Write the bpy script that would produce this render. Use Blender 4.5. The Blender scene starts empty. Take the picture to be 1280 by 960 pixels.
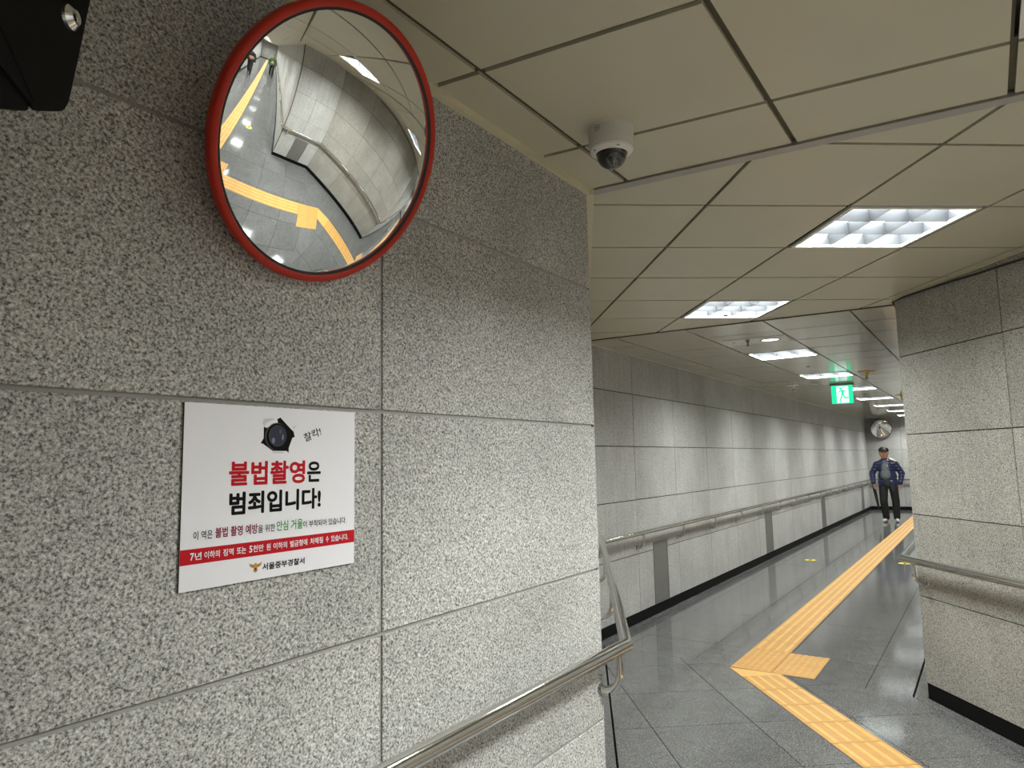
import bpy, bmesh, math, random
from mathutils import Vector, Matrix
random.seed(7)
C = bpy.context.scene.collection
sc = bpy.context.scene
R = math.radians

# ------------------------------------------------------------------ camera, world, lights, exposure
CAMZ = 1.58
CEIL = 2.645
yaw, pitch, roll = R(34.46), R(6.469), R(-1.176)
F0 = Vector((0, math.cos(pitch), math.sin(pitch))); U0 = Vector((0, -math.sin(pitch), math.cos(pitch))); X0 = Vector((1, 0, 0))
X1 = X0*math.cos(roll) + U0*math.sin(roll); U1 = -X0*math.sin(roll) + U0*math.cos(roll)
rz = Matrix.Rotation(yaw, 3, 'Z')
X1, U1, F1 = rz @ X1, rz @ U1, rz @ F0
cam_d = bpy.data.cameras.new('camera'); cam = bpy.data.objects.new('camera', cam_d); C.objects.link(cam)
m = Matrix((X1, U1, -F1)).transposed().to_4x4(); m.translation = Vector((0, 0, CAMZ)); cam.matrix_world = m
cam_d.sensor_width = 36; cam_d.lens = 860.8/1280*36; cam_d.clip_start = 0.05
sc.camera = cam
w = bpy.data.worlds.new('world'); sc.world = w; w.use_nodes = True
w.node_tree.nodes['Background'].inputs[0].default_value = (.5, .52, .5, 1)
w.node_tree.nodes['Background'].inputs[1].default_value = 0.0
sc.view_settings.view_transform = 'Standard'; sc.view_settings.look = 'None'
sc.view_settings.gamma = 1; sc.view_settings.use_curve_mapping = False
sc.view_settings.exposure = 0.30
sc.cycles.max_bounces = 10; sc.cycles.diffuse_bounces = 5; sc.cycles.glossy_bounces = 5; sc.cycles.sample_clamp_indirect = 6
LAMP_W = 70.0; LAMP_SPREAD = 176; LAMP_COL = (.97, 1.0, .955); GLOW = 3.2

# ------------------------------------------------------------------ helpers
def link(o, parent=None):
    C.objects.link(o)
    if parent is not None: o.parent = parent
    return o
def obj(name, me, mat=None, parent=None, loc=None, rot=None):
    o = bpy.data.objects.new(name, me)
    if mat is not None and not me.materials: me.materials.append(mat)
    link(o, parent)
    if loc: o.location = loc
    if rot: o.rotation_euler = rot
    return o
def empty(name, loc=(0, 0, 0), rz=0):
    o = bpy.data.objects.new(name, None); o.empty_display_size = .1; link(o)
    o.location = loc; o.rotation_euler = (0, 0, rz); return o
def tag(o, label, cat, group=None):
    o['label'] = label; o['category'] = cat
    if group: o['group'] = group
    return o
def struct(o): o['kind'] = 'structure'; return o
def mesh(name, v, f, smooth=False):
    me = bpy.data.meshes.new(name); me.from_pydata([tuple(p) for p in v], [], f); me.update()
    if smooth:
        for p in me.polygons: p.use_smooth = True
    return me
class MB:
    def __init__(s): s.v = []; s.f = []
    def add(s, v, f):
        n = len(s.v); s.v += [tuple(p) for p in v]; s.f += [tuple(i+n for i in q) for q in f]; return s
    def box(s, x0, y0, z0, x1, y1, z1):
        v = [(x, y, z) for z in (z0, z1) for x, y in ((x0, y0), (x1, y0), (x1, y1), (x0, y1))]
        return s.add(v, [(3, 2, 1, 0), (4, 5, 6, 7), (0, 1, 5, 4), (1, 2, 6, 5), (2, 3, 7, 6), (3, 0, 4, 7)])
    def prism(s, poly, z0, z1):
        n = len(poly); v = [(x, y, z0) for x, y in poly] + [(x, y, z1) for x, y in poly]
        f = [tuple(range(n))[::-1], tuple(range(n, 2*n))] + [(i, (i+1) % n, n+(i+1) % n, n+i) for i in range(n)]
        return s.add(v, f)
    def tube(s, pts, r, n=12, cap=True, r_list=None):
        pts = [Vector(p) for p in pts]; base = len(s.v); prev = None; vs = []
        for i, p in enumerate(pts):
            a = pts[max(i-1, 0)]; b = pts[min(i+1, len(pts)-1)]
            if 0 < i < len(pts)-1:
                d = ((p-a).normalized() + (b-p).normalized()).normalized()
            else: d = (b-a).normalized()
            if prev is None:
                up = Vector((0, 0, 1)) if abs(d.z) < .9 else Vector((1, 0, 0)); e1 = d.cross(up).normalized()
            else: e1 = (prev - d*prev.dot(d)).normalized()
            prev = e1; e2 = d.cross(e1)
            k = 1.0
            if 0 < i < len(pts)-1:
                c = (p-a).normalized().dot(d); k = 1/max(c, .5)
            rr = r_list[i] if r_list else r
            # mitre: widen in the plane of the bend
            bn = None
            if 0 < i < len(pts)-1:
                t = (b-p).normalized() - (p-a).normalized()
                if t.length > 1e-4: bn = t.normalized()
            for j in range(n):
                q = e1*math.cos(2*math.pi*j/n)*rr + e2*math.sin(2*math.pi*j/n)*rr
                if bn is not None: q += bn*(q.dot(bn))*(k-1)
                vs.append(p+q)
        f = []
        for i in range(len(pts)-1):
            for j in range(n):
                f.append((i*n+j, i*n+(j+1) % n, (i+1)*n+(j+1) % n, (i+1)*n+j))
        if cap:
            f.append(tuple(range(n))[::-1]); f.append(tuple(range((len(pts)-1)*n, len(pts)*n)))
        return s.add(vs, f)
    def lathe(s, prof, n=48, axis='z', o=(0, 0, 0)):
        vs = []
        for r, h in prof:
            for j in range(n):
                a = 2*math.pi*j/n; vs.append((o[0]+r*math.cos(a), o[1]+r*math.sin(a), o[2]+h))
        f = []
        for i in range(len(prof)-1):
            for j in range(n): f.append((i*n+j, i*n+(j+1) % n, (i+1)*n+(j+1) % n, (i+1)*n+j))
        return s.add(vs, f)
    def build(s, name, mat, parent=None, smooth=False, loc=None, rot=None, angle=None):
        me = mesh(name, s.v, s.f, smooth)
        bm = bmesh.new(); bm.from_mesh(me); bmesh.ops.remove_doubles(bm, verts=bm.verts, dist=1e-6); bmesh.ops.recalc_face_normals(bm, faces=bm.faces)
        if smooth:
            for e in bm.edges:
                if len(e.link_faces) == 2 and e.calc_face_angle(0) > R(angle or 40): e.smooth = False
        bm.to_mesh(me); bm.free()
        return obj(name, me, mat, parent, loc, rot)
def clip(poly, region):
    out = list(poly)
    n = len(region)
    for i in range(n):
        a, b = region[i], region[(i+1) % n]; inp, out = out, []
        if not inp: return []
        def side(p): return (b[0]-a[0])*(p[1]-a[1]) - (b[1]-a[1])*(p[0]-a[0])
        for j in range(len(inp)):
            p, q = inp[j], inp[(j+1) % len(inp)]; sp, sq = side(p), side(q)
            if sp >= 0: out.append(p)
            if (sp > 0 > sq) or (sp < 0 < sq):
                t = sp/(sp-sq); out.append((p[0]+(q[0]-p[0])*t, p[1]+(q[1]-p[1])*t))
    return out
def area(p): return .5*sum(p[i][0]*p[(i+1) % len(p)][1]-p[(i+1) % len(p)][0]*p[i][1] for i in range(len(p)))
def clean(p):
    out = []
    for q in p:
        if not out or math.dist(q, out[-1]) > 1e-4: out.append(q)
    if len(out) > 1 and math.dist(out[0], out[-1]) < 1e-4: out.pop()
    return out
def offset_loop(L, d):
    n = len(L); out = []
    for i in range(n):
        a, b, c = Vector(L[i-1]), Vector(L[i]), Vector(L[(i+1) % n])
        e0 = (b-a).normalized(); e1 = (c-b).normalized()
        n0 = Vector((-e0.y, e0.x)); n1 = Vector((-e1.y, e1.x))
        d0 = d[i-1] if isinstance(d, list) else d; d1 = d[i] if isinstance(d, list) else d
        p0 = b+n0*d0; p1 = b+n1*d1
        det = e0.x*e1.y-e0.y*e1.x
        t = ((p1.x-p0.x)*e1.y-(p1.y-p0.y)*e1.x)/det
        out.append(tuple(p0+e0*t))
    return out

# ------------------------------------------------------------------ materials
def nt(name):
    mt = bpy.data.materials.new(name); mt.use_nodes = True; t = mt.node_tree
    return mt, t, t.nodes['Principled BSDF']
def S(v): # srgb -> linear
    return tuple((c/12.92 if c <= .04045 else ((c+.055)/1.055)**2.4) for c in v)
def simple(name, col, rough=.5, metal=0, spec=.5, noise=0, nscale=20, bump=0, bscale=200, emis=None, estr=0, coat=0):
    mt, t, b = nt(name)
    b.inputs['Base Color'].default_value = (*col, 1); b.inputs['Roughness'].default_value = rough
    b.inputs['Metallic'].default_value = metal; b.inputs['Specular IOR Level'].default_value = spec
    b.inputs['Coat Weight'].default_value = coat
    tc = t.nodes.new('ShaderNodeTexCoord')
    if noise:
        nn = t.nodes.new('ShaderNodeTexNoise'); nn.inputs['Scale'].default_value = nscale; nn.inputs['Detail'].default_value = 4
        t.links.new(tc.outputs['Object'], nn.inputs['Vector'])
        mx = t.nodes.new('ShaderNodeMix'); mx.data_type = 'RGBA'
        mx.inputs[6].default_value = (*[c*(1-noise) for c in col], 1); mx.inputs[7].default_value = (*[min(1, c*(1+noise)) for c in col], 1)
        t.links.new(nn.outputs['Fac'], mx.inputs[0]); t.links.new(mx.outputs[2], b.inputs['Base Color'])
    if bump:
        n2 = t.nodes.new('ShaderNodeTexNoise'); n2.inputs['Scale'].default_value = bscale
        t.links.new(tc.outputs['Object'], n2.inputs['Vector'])
        bp = t.nodes.new('ShaderNodeBump'); bp.inputs['Strength'].default_value = bump; bp.inputs['Distance'].default_value = .001
        t.links.new(n2.outputs['Fac'], bp.inputs['Height']); t.links.new(bp.outputs['Normal'], b.inputs['Normal'])
    if emis:
        b.inputs['Emission Color'].default_value = (*emis, 1); b.inputs['Emission Strength'].default_value = estr
    return mt
def ramp(t, stops):
    r = t.nodes.new('ShaderNodeValToRGB'); e = r.color_ramp.elements
    e[0].position, e[0].color = stops[0][0], (*stops[0][1], 1); e[1].position, e[1].color = stops[-1][0], (*stops[-1][1], 1)
    for p, c in stops[1:-1]:
        q = e.new(p); q.color = (*c, 1)
    return r
def granite(name, stops, scale=170, rough=.6, big=.12, bump=.25, rvar=0, streak=0, seedmul=37, stains=0, det=3.0, nr=.62):
    mt, t, b = nt(name); N = t.nodes.new; K = t.links.new
    tc = N('ShaderNodeTexCoord'); oi = N('ShaderNodeObjectInfo')
    mul = N('ShaderNodeMath'); mul.operation = 'MULTIPLY'; mul.inputs[1].default_value = seedmul; K(oi.outputs['Random'], mul.inputs[0])
    add = N('ShaderNodeVectorMath'); K(tc.outputs['Object'], add.inputs[0]); K(mul.outputs[0], add.inputs[1])
    rot = N('ShaderNodeMapping'); rot.inputs['Rotation'].default_value = (.61, .47, .33); K(add.outputs[0], rot.inputs[0])
    n1 = N('ShaderNodeTexNoise'); n1.inputs['Scale'].default_value = scale; n1.inputs['Detail'].default_value = det; n1.inputs['Roughness'].default_value = nr
    K(rot.outputs[0], n1.inputs['Vector'])
    r1 = ramp(t, stops); K(n1.outputs['Fac'], r1.inputs[0])
    n2 = N('ShaderNodeTexNoise'); n2.inputs['Scale'].default_value = 2.2; n2.inputs['Detail'].default_value = 5
    K(rot.outputs[0], n2.inputs['Vector'])
    mr = N('ShaderNodeMapRange'); mr.inputs[1].default_value = .3; mr.inputs[2].default_value = .7; mr.inputs[3].default_value = 1-big; mr.inputs[4].default_value = 1+big
    K(n2.outputs['Fac'], mr.inputs[0])
    # per stone tone
    ob = N('ShaderNodeMapRange'); ob.inputs[3].default_value = .95; ob.inputs[4].default_value = 1.05; K(oi.outputs['Random'], ob.inputs[0])
    mm = N('ShaderNodeMath'); mm.operation = 'MULTIPLY'; K(mr.outputs[0], mm.inputs[0]); K(ob.outputs[0], mm.inputs[1])
    vm = N('ShaderNodeVectorMath'); vm.operation = 'SCALE'; K(r1.outputs[0], vm.inputs[0]); K(mm.outputs[0], vm.inputs['Scale'])
    col = vm.outputs[0]
    if streak:
        mp = N('ShaderNodeMapping'); mp.inputs['Scale'].default_value = (40, 40, 1.5); K(add.outputs[0], mp.inputs[0])
        n3 = N('ShaderNodeTexNoise'); n3.inputs['Scale'].default_value = 1; n3.inputs['Detail'].default_value = 4; K(mp.outputs[0], n3.inputs['Vector'])
        m3 = N('ShaderNodeMapRange'); m3.inputs[1].default_value = .35; m3.inputs[2].default_value = .65; m3.inputs[3].default_value = 1-streak; m3.inputs[4].default_value = 1+streak
        K(n3.outputs['Fac'], m3.inputs[0])
        v3 = N('ShaderNodeVectorMath'); v3.operation = 'SCALE'; K(col, v3.inputs[0]); K(m3.outputs[0], v3.inputs['Scale']); col = v3.outputs[0]
    if stains:
        n4 = N('ShaderNodeTexNoise'); n4.inputs['Scale'].default_value = 9; n4.inputs['Detail'].default_value = 8; n4.inputs['Roughness'].default_value = .75; n4.inputs['Distortion'].default_value = .1
        K(rot.outputs[0], n4.inputs['Vector'])
        m4 = N('ShaderNodeMapRange'); m4.inputs[1].default_value = .35; m4.inputs[2].default_value = .7; m4.inputs[3].default_value = 1-stains; m4.inputs[4].default_value = 1+stains*1.4
        K(n4.outputs['Fac'], m4.inputs[0])
        v4 = N('ShaderNodeVectorMath'); v4.operation = 'SCALE'; K(col, v4.inputs[0]); K(m4.outputs[0], v4.inputs['Scale']); col = v4.outputs[0]
        if rvar:
            m5 = N('ShaderNodeMapRange'); m5.inputs[1].default_value = .3; m5.inputs[2].default_value = .7; m5.inputs[3].default_value = rough-rvar; m5.inputs[4].default_value = rough+rvar
            K(n4.outputs['Fac'], m5.inputs[0]); K(m5.outputs[0], b.inputs['Roughness'])
    K(col, b.inputs['Base Color'])
    if not rvar: b.inputs['Roughness'].default_value = rough
    if bump:
        bp = N('ShaderNodeBump'); bp.inputs['Strength'].default_value = bump; bp.inputs['Distance'].default_value = .0006
        K(n1.outputs['Fac'], bp.inputs['Height']); K(bp.outputs['Normal'], b.inputs['Normal'])
    return mt
g = lambda v, t=(1, .992, .955): tuple(v*c for c in t)
M = {}
M['granite'] = granite('speckled_granite', [(.35, g(.035)), (.42, g(.15)), (.47, g(.33)), (.53, g(.47)), (.60, g(.62)), (.68, g(.88))], 180, .72, det=5, nr=.74)
M['granite_far'] = granite('pale_granite', [(.30, g(.16)), (.44, g(.36)), (.52, g(.46)), (.66, g(.58))], 120, .5, big=.10, streak=.07)
M['granite_warm'] = granite('warm_granite', [(.34, (.10, .095, .08)), (.43, (.22, .21, .185)), (.50, (.35, .34, .305)), (.66, (.50, .485, .44))], 150, .62, big=.12, streak=.04)
M['granite_end'] = granite('end_granite', [(.30, g(.16)), (.50, g(.40)), (.66, g(.50))], 120, .5)
M['floor'] = granite('dark_floor_granite', [(.34, (.025, .025, .025)), (.44, (.085, .086, .086)), (.56, (.145, .146, .145)), (.68, (.30, .30, .298))], 190, .095, big=.08, bump=.015, rvar=.02, stains=.08, seedmul=91)
M['grout'] = simple('grey_sealant', (.34, .335, .32), .7, noise=.3, nscale=6)
M['grout_dark'] = simple('dark_joint', (.035, .035, .032), .8)
M['base'] = simple('black_baseboard', (.005, .005, .005), .7, spec=.12, noise=.3)
M['panel1'] = simple('cream_metal_panel', (.52, .50, .39), .38, noise=.05, nscale=3, bump=.03, bscale=400)
M['joint_olive'] = simple('olive_ceiling_channel', (.085, .075, .045), .6, noise=.3, nscale=30)
M['trim'] = simple('cream_moulding', (.62, .58, .42), .4, noise=.05)
M['strip'] = simple('grey_aluminium_strip', (.40, .38, .37), .4, metal=.6, noise=.15, nscale=8)
M['white_metal'] = simple('white_painted_metal', (.74, .73, .69), .4, noise=.03)
M['steel'] = simple('brushed_stainless', (.66, .65, .62), .12, metal=1, noise=.06, nscale=14, bump=.02, bscale=500)
M['steel_dark'] = simple('grey_stainless_panel', (.20, .20, .19), .4, metal=.4, noise=.08, nscale=5)
M['red'] = simple('red_plastic_rim', (.43, .024, .010), .45, spec=.3, noise=.05)
M['darkred'] = simple('dull_dark_red_rim', (.17, .02, .015), .5, noise=.05)
M['black'] = simple('black_painted_steel', (.004, .004, .004), .7, spec=.15, noise=.3, nscale=40)
M['rubber'] = simple('black_rubber', (.01, .01, .01), .6, noise=.2)
M['chrome'] = simple('chrome', (.8, .8, .8), .08, metal=1, noise=.03)
M['tactile_plate'] = simple('yellow_tactile_plate', (.45, .24, .065), .55, noise=.18, nscale=14)  # darker than bars and dots: groove dirt plus relief shade put into the colour
M['tactile'] = simple('yellow_tactile_tile', (.60, .345, .095), .5, noise=.16, nscale=14, bump=.1, bscale=300)
M['glass_mirror'] = simple('mirror_glass', (.93, .94, .93), 0.0, metal=1)
M['dome'] = simple('smoked_dome', (.008, .008, .009), .05, spec=.8, coat=.5)
M['camwhite'] = simple('camera_white_plastic', (.62, .62, .585), .45, noise=.03)
M['louver'] = simple('louver_reflector', (.036, .039, .044), .45, spec=.35, noise=.35, nscale=7)
M['poster_white'] = simple('poster_white', (.86, .86, .92), .5, noise=.01)
M['p_red'] = simple('poster_red', (.50, .014, .022), .85, spec=.15)
M['p_maroon'] = simple('poster_maroon', (.22, .012, .045), .85, spec=.15)
M['p_black'] = simple('poster_black', (.006, .006, .006), .85, spec=.15)
M['p_green'] = simple('poster_green', (.06, .33, .07), .85, spec=.15)
M['p_gold'] = simple('emblem_gold', (.50, .30, .08), .85, spec=.15)
M['p_navy'] = simple('print_navy', (.012, .014, .04), .4)
M['p_grey'] = simple('print_grey', (.07, .07, .085), .4)
M['p_shade'] = simple('print_paper_shade', (.62, .63, .70), .5)
M['p_blue'] = simple('print_blue', (.16, .20, .34), .4)
M['edge_dark'] = simple('poster_edge', (.05, .05, .05), .6)
M['sticker'] = simple('yellow_sticker', (.75, .62, .03), .4, noise=.05)
M['exit_green'] = simple('exit_green', (.02, .45, .22), .4, emis=(.01, .60, .28), estr=1.2)
M['exit_white'] = simple('exit_white', (.8, .85, .85), .4, emis=(.75, .92, .92), estr=1.0)
M['brass'] = simple('brass', (.65, .45, .14), .3, metal=.8, noise=.08)

def ceiling_gloss():
    mt, t, b = nt('glossy_cream_metal_panel'); N = t.nodes.new; K = t.links.new
    b.inputs['Base Color'].default_value = (.48, .46, .37, 1); b.inputs['Roughness'].default_value = .12
    b.inputs['Specular IOR Level'].default_value = .6
    tc = N('ShaderNodeTexCoord'); n = N('ShaderNodeTexNoise'); n.inputs['Scale'].default_value = 2.2; K(tc.outputs['Object'], n.inputs['Vector'])
    bp = N('ShaderNodeBump'); bp.inputs['Strength'].default_value = .12; bp.inputs['Distance'].default_value = .01
    K(n.outputs['Fac'], bp.inputs['Height']); K(bp.outputs['Normal'], b.inputs['Normal'])
    return mt
M['panel3'] = ceiling_gloss()
def lamp_glow():
    mt, t, b = nt('lamp_glow'); N = t.nodes.new; K = t.links.new
    tc = N('ShaderNodeTexCoord'); wv = N('ShaderNodeTexWave'); wv.inputs['Scale'].default_value = 1.6; wv.bands_direction = 'X'
    K(tc.outputs['Object'], wv.inputs['Vector'])
    mr = N('ShaderNodeMapRange'); mr.inputs[3].default_value = GLOW*.45; mr.inputs[4].default_value = GLOW*1.5; K(wv.outputs['Fac'], mr.inputs[0])
    b.inputs['Base Color'].default_value = (.8, .8, .8, 1); b.inputs['Emission Color'].default_value = (.90, .96, 1, 1)
    K(mr.outputs[0], b.inputs['Emission Strength'])
    return mt
M['glow'] = lamp_glow()

# ------------------------------------------------------------------ plan: the walls form one counter-clockwise loop
LOOP = [(-1.225, -1.15), (24.0, -1.15), (24.0, 1.33), (1.85, 1.33), (1.85, 2.42), (-.455, 5.37), (-.455, 22.6), (-2.94, 22.6), (-2.94, 5.46), (-1.225, 2.33)]
ZJ = [.10, .65, 1.18, 1.71, 2.24, CEIL+.03]
cache = {}
def stone_mesh(w_, h_, mat):
    key = (round(w_, 4), round(h_, 4), mat.name)
    if key not in cache:
        b = MB(); c = .0012
        b.v = []
        # front face slightly chamfered; local y = into the room, front at y=0
        b.box(0, -.03, 0, w_, -c, h_)
        b.add([(0, -c, 0), (w_, -c, 0), (w_, -c, h_), (0, -c, h_), (c, 0, c), (w_-c, 0, c), (w_-c, 0, h_-c), (c, 0, h_-c)],
              [(4, 5, 6, 7), (0, 1, 5, 4), (1, 2, 6, 5), (2, 3, 7, 6), (3, 0, 4, 7)])
        me = mesh('stone_panel', b.v, b.f)
        bm = bmesh.new(); bm.from_mesh(me); bmesh.ops.recalc_face_normals(bm, faces=bm.faces); bm.to_mesh(me); bm.free()
        me.materials.append(mat); cache[key] = me
    return cache[key]
def make_wall(name, i, joints, mat, gap=.005, grout='grout_dark', depth=.007, base=True):
    P0 = Vector(LOOP[i]); P1 = Vector(LOOP[(i+1) % len(LOOP)]); d = (P1-P0); L = d.length; d.normalize()
    ang = math.atan2(d.y, d.x)
    b = MB(); b.box(.012, -.12, 0, L-.012, -depth, CEIL+.2)
    wall = struct(b.build(name, M[grout], loc=(P0.x, P0.y, 0), rot=(0, 0, ang)))
    ss = [0] + [j for j in joints if .02 < j < L-.02] + [L]
    for a in range(len(ss)-1):
        for k in range(len(ZJ)-1):
            g0 = 0 if a == 0 else gap/2; g1 = 0 if a == len(ss)-2 else gap/2
            s0, s1 = ss[a]+g0, ss[a+1]-g1; z0, z1 = ZJ[k]+(gap/2 if k else 0), ZJ[k+1]-gap/2
            me = stone_mesh(s1-s0, z1-z0, mat)
            obj('stone_panel', me, None, wall, loc=(s0, random.uniform(-.0006, .0006), z0))
    return wall, P0, d, L, ang
def steps(first, step, L): 
    out = []; s = first
    while s < L: out.append(s); s += step
    return out
make_wall('wall_south', 0, steps(.6, 1.085, 25.2), M['granite_far'])
make_wall('wall_east', 1, steps(1.25, 1.085, 3), M['granite_end'])
make_wall('wall_north', 2, steps(.45, 1.085, 22.15), M['granite_far'])
make_wall('wall_niche', 3, [.5], M['granite_far'])
make_wall('wall_right', 4, [3.74-.92*3, 3.74-.92*2, 3.74-.92], M['granite_warm'], gap=.006)
make_wall('wall_corridor_right', 5, steps(1.1, 1.085, 18), M['granite_far'])
make_wall('wall_back', 6, [.62, 1.6], M['granite_end'])
Lf = 22.6-5.46
make_wall('wall_corridor_left', 7, sorted([Lf-(.98+1.087*k) for k in range(16)]), M['granite_far'], gap=.008)
make_wall('wall_bend', 8, steps(1.2, 1.1, 3.57), M['granite'])
make_wall('wall_left', 9, [1.115, 2.23], M['granite'], gap=.009, grout='grout', depth=.0055)

# black baseboards, recessed under the stone
for i, side in enumerate(['south', 'east', 'north', 'niche', 'right', 'corridor_right', 'back', 'corridor_left', 'bend', 'left']):
    P0 = Vector(LOOP[i]); P1 = Vector(LOOP[(i+1) % len(LOOP)]); d = (P1-P0); L = d.length; ang = math.atan2(d.y, d.x)
    b = MB(); b.box(0, -.03, -.02, L, -.0045, .0985)
    bb = struct(b.build('baseboard_'+side, M['base'], loc=(P0.x, P0.y, 0), rot=(0, 0, ang)))
    if side == 'right':
        c = MB(); c.box(2.82, -.0045, 0, 2.823, -.0035, .098); c.build('joint_line', M['strip'], bb)

# ------------------------------------------------------------------ floor
under = MB(); under.prism(LOOP, -.12, -.045)
floor = struct(under.build('floor', M['grout_dark']))
GAPD = [.079, .079, .079, .079, .079, .088, .085, .086, .088, .088]
inner = offset_loop(LOOP, GAPD); strip_in = offset_loop(LOOP, .075)
for i in range(len(LOOP)):
    j = (i+1) % len(LOOP)
    a, b_, c, d = LOOP[i], LOOP[j], strip_in[j], strip_in[i]
    Lx = math.dist(a, b_); n = max(1, round(Lx/1.2))
    for k in range(n):
        t0, t1 = k/n+(.0008/Lx if k else 0), (k+1)/n-.0008/Lx
        q = [tuple(a[x]+(b_[x]-a[x])*t0 for x in (0, 1)), tuple(a[x]+(b_[x]-a[x])*t1 for x in (0, 1)),
             tuple(d[x]+(c[x]-d[x])*t1 for x in (0, 1)), tuple(d[x]+(c[x]-d[x])*t0 for x in (0, 1))]
        o = MB().prism(q, -.04, 0).build('border_tile', M['floor'], floor)
def slab(poly, name='floor_tile'):
    cx = sum(p[0] for p in poly)/len(poly); cy = sum(p[1] for p in poly)/len(poly)
    dz = random.uniform(-.0004, .0)
    MB().prism([(p[0]-cx, p[1]-cy) for p in poly], -.04, 0).build(name, M['floor'], floor, loc=(cx, cy, dz))
def tile_region(region, O, u, v, ku, kv, fn, gap):
    O = Vector(O); u = Vector(u); v = Vector(v)
    for i in range(*ku):
        for j in range(*kv):
            gu = gap/2/u.length; gv = gap/2/v.length
            c = [O+u*(i+gu)+v*(j+gv), O+u*(i+1-gu)+v*(j+gv), O+u*(i+1-gu)+v*(j+1-gv), O+u*(i+gu)+v*(j+1-gv)]
            poly = [tuple(p) for p in c]
            if area(poly) < 0: poly = poly[::-1]
            q = clean(clip(poly, region))
            if len(q) >= 3 and area(q) > 2e-4: fn(q, i, j)
I = inner
gp = .0045
Z3 = [I[8], I[5], I[6], I[7]]
Z2 = [(I[9][0], I[9][1]), (I[4][0], I[4][1]), I[5], I[8]]
Z1 = [I[0], (I[4][0], I[0][1]), I[4], I[9]]
Z4 = [(I[4][0]+gp, I[0][1]), I[1], I[2], (I[4][0]+gp, I[2][1])]
tile_region(Z3, (-2.67, 4.8), (.615, 0), (0, 1.2), (-1, 4), (0, 16), lambda q, i, j: slab(q), gp)
cd = Vector((.629, -.777)); cn = Vector((.777, .629))
O2 = Vector((-2.05, 5.3))
Z2s = offset_loop(Z2, [gp/2, 0, gp/2, 0])
tile_region(Z2s, O2, cn*.618, cd*.6, (-2, 5), (-2, 9), lambda q, i, j: slab(q), gp)
tile_region(Z1, (-1.14, -1.2), (.6, 0), (0, .6), (0, 6), (0, 7), lambda q, i, j: slab(q), gp)
tile_region(Z4, (1.735, -1.2), (1.2, 0), (0, .6), (0, 20), (0, 5), lambda q, i, j: slab(q), gp)

# ------------------------------------------------------------------ tactile paving: a run of 0.3 m tiles
def bar_tile():
    b = MB(); b.box(-.1475, -.1475, 0, .1475, .1475, .003)
    for k in range(4):
        x = -.1125+.075*k; w0, w1 = .0165, .011
        ys = (-.14, -.14+.004, .14-.004, .14)
        v = [(x-w0, -.142, .003), (x+w0, -.142, .003), (x+w0, .142, .003), (x-w0, .142, .003), (x-w1, -.136, .0075), (x+w1, -.136, .0075), (x+w1, .136, .0075), (x-w1, .136, .0075)]
        b.add(v, [(4, 5, 6, 7), (0, 1, 5, 4), (1, 2, 6, 5), (2, 3, 7, 6), (3, 0, 4, 7)])
    me = mesh('bar_tile', b.v, b.f); me.materials.append(M['tactile_plate']); me.materials.append(M['tactile'])
    for i_, p in enumerate(me.polygons): p.material_index = 0 if i_ < 6 else 1
    return me
def dot_tile():
    b = MB(); b.box(-.1475, -.1475, 0, .1475, .1475, .003)
    for i in range(6):
        for j in range(6):
            x, y = -.125+.05*i, -.125+.05*j
            v = []; n = 8
            for r_, z in ((.0150, .003), (.0100, .0085)):
                v += [(x+r_*math.cos(2*math.pi*k/n), y+r_*math.sin(2*math.pi*k/n), z) for k in range(n)]
            b.add(v, [tuple(range(n, 2*n))]+[(k, (k+1) % n, n+(k+1) % n, n+k) for k in range(n)])
    me = mesh('dot_tile', b.v, b.f); me.materials.append(M['tactile_plate']); me.materials.append(M['tactile'])
    for i_, p in enumerate(me.polygons): p.material_index = 0 if i_ < 6 else 1
    return me
BAR, DOT = bar_tile(), dot_tile()
path = tag(empty('tactile_path', (-1.6, 5.4, 0)), 'yellow tactile paving path bending along the grey corridor floor', 'tactile paving')
def ptile(me, x, y, a=0): obj('dot_tile' if me is DOT else 'bar_tile', me, None, path, loc=(x+1.6, y-5.4, .0005), rot=(0, 0, a))
for x in (-1.6, -1.3):
    for y in (5.55, 5.85): ptile(DOT, x, y)
y = 6.15
while y < 21.4: ptile(BAR, -1.6, y); y += .3
a2 = math.atan2(cd.y, cd.x)-math.pi/2
# diagonal run, first tile cut to the mitre
mit = MB()
e0 = Vector((-1.75, 5.398)); e1 = Vector((-1.45, 5.398))
p0 = Vector((-1.75, 5.385)); wdt = cn*.30
A = p0; B_ = p0+cd*.236; D = B_+wdt; E_ = Vector((-1.376, 5.398))
mit.prism([tuple(A), tuple(B_), tuple(D), tuple(E_)], 0, .003)
mo = mit.build('cut_bar_tile', M['tactile'], path, loc=(1.6, -5.4, .0005))
c0 = p0+cn*.15+cd*.24
n2 = 9
for k in range(n2): c = c0+cd*(.15+.3*k); ptile(BAR, c.x, c.y, a2)
# mitred tile into the second corner block (block x .315-.915? keeps axis of the side run)
last = c0+cd*(.3*n2)
BX, BY = .315, 2.84
eA = last-cn*.15; eB = last+cn*.15
mt2 = MB(); mt2.prism([(eA.x, eA.y), (BX, BY+.001), (BX+.30, BY+.001), (eB.x, eB.y)], 0, .003)
mt2.build('cut_bar_tile', M['tactile'], path, loc=(1.6, -5.4, .0005))
for x in (BX-.15, BX+.15):
    for y in (BY-.15, BY-.45): ptile(DOT, x, y)
y = BY-.75
for k in range(6): ptile(BAR, BX+.15, y); y -= .29
for x in (BX+.15, BX+.45):
    for yy in (y, y-.3): ptile(DOT, x, yy)
x = BX+.75
while x < 23: ptile(BAR, x, y-.3, math.pi/2); x += .3

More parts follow.
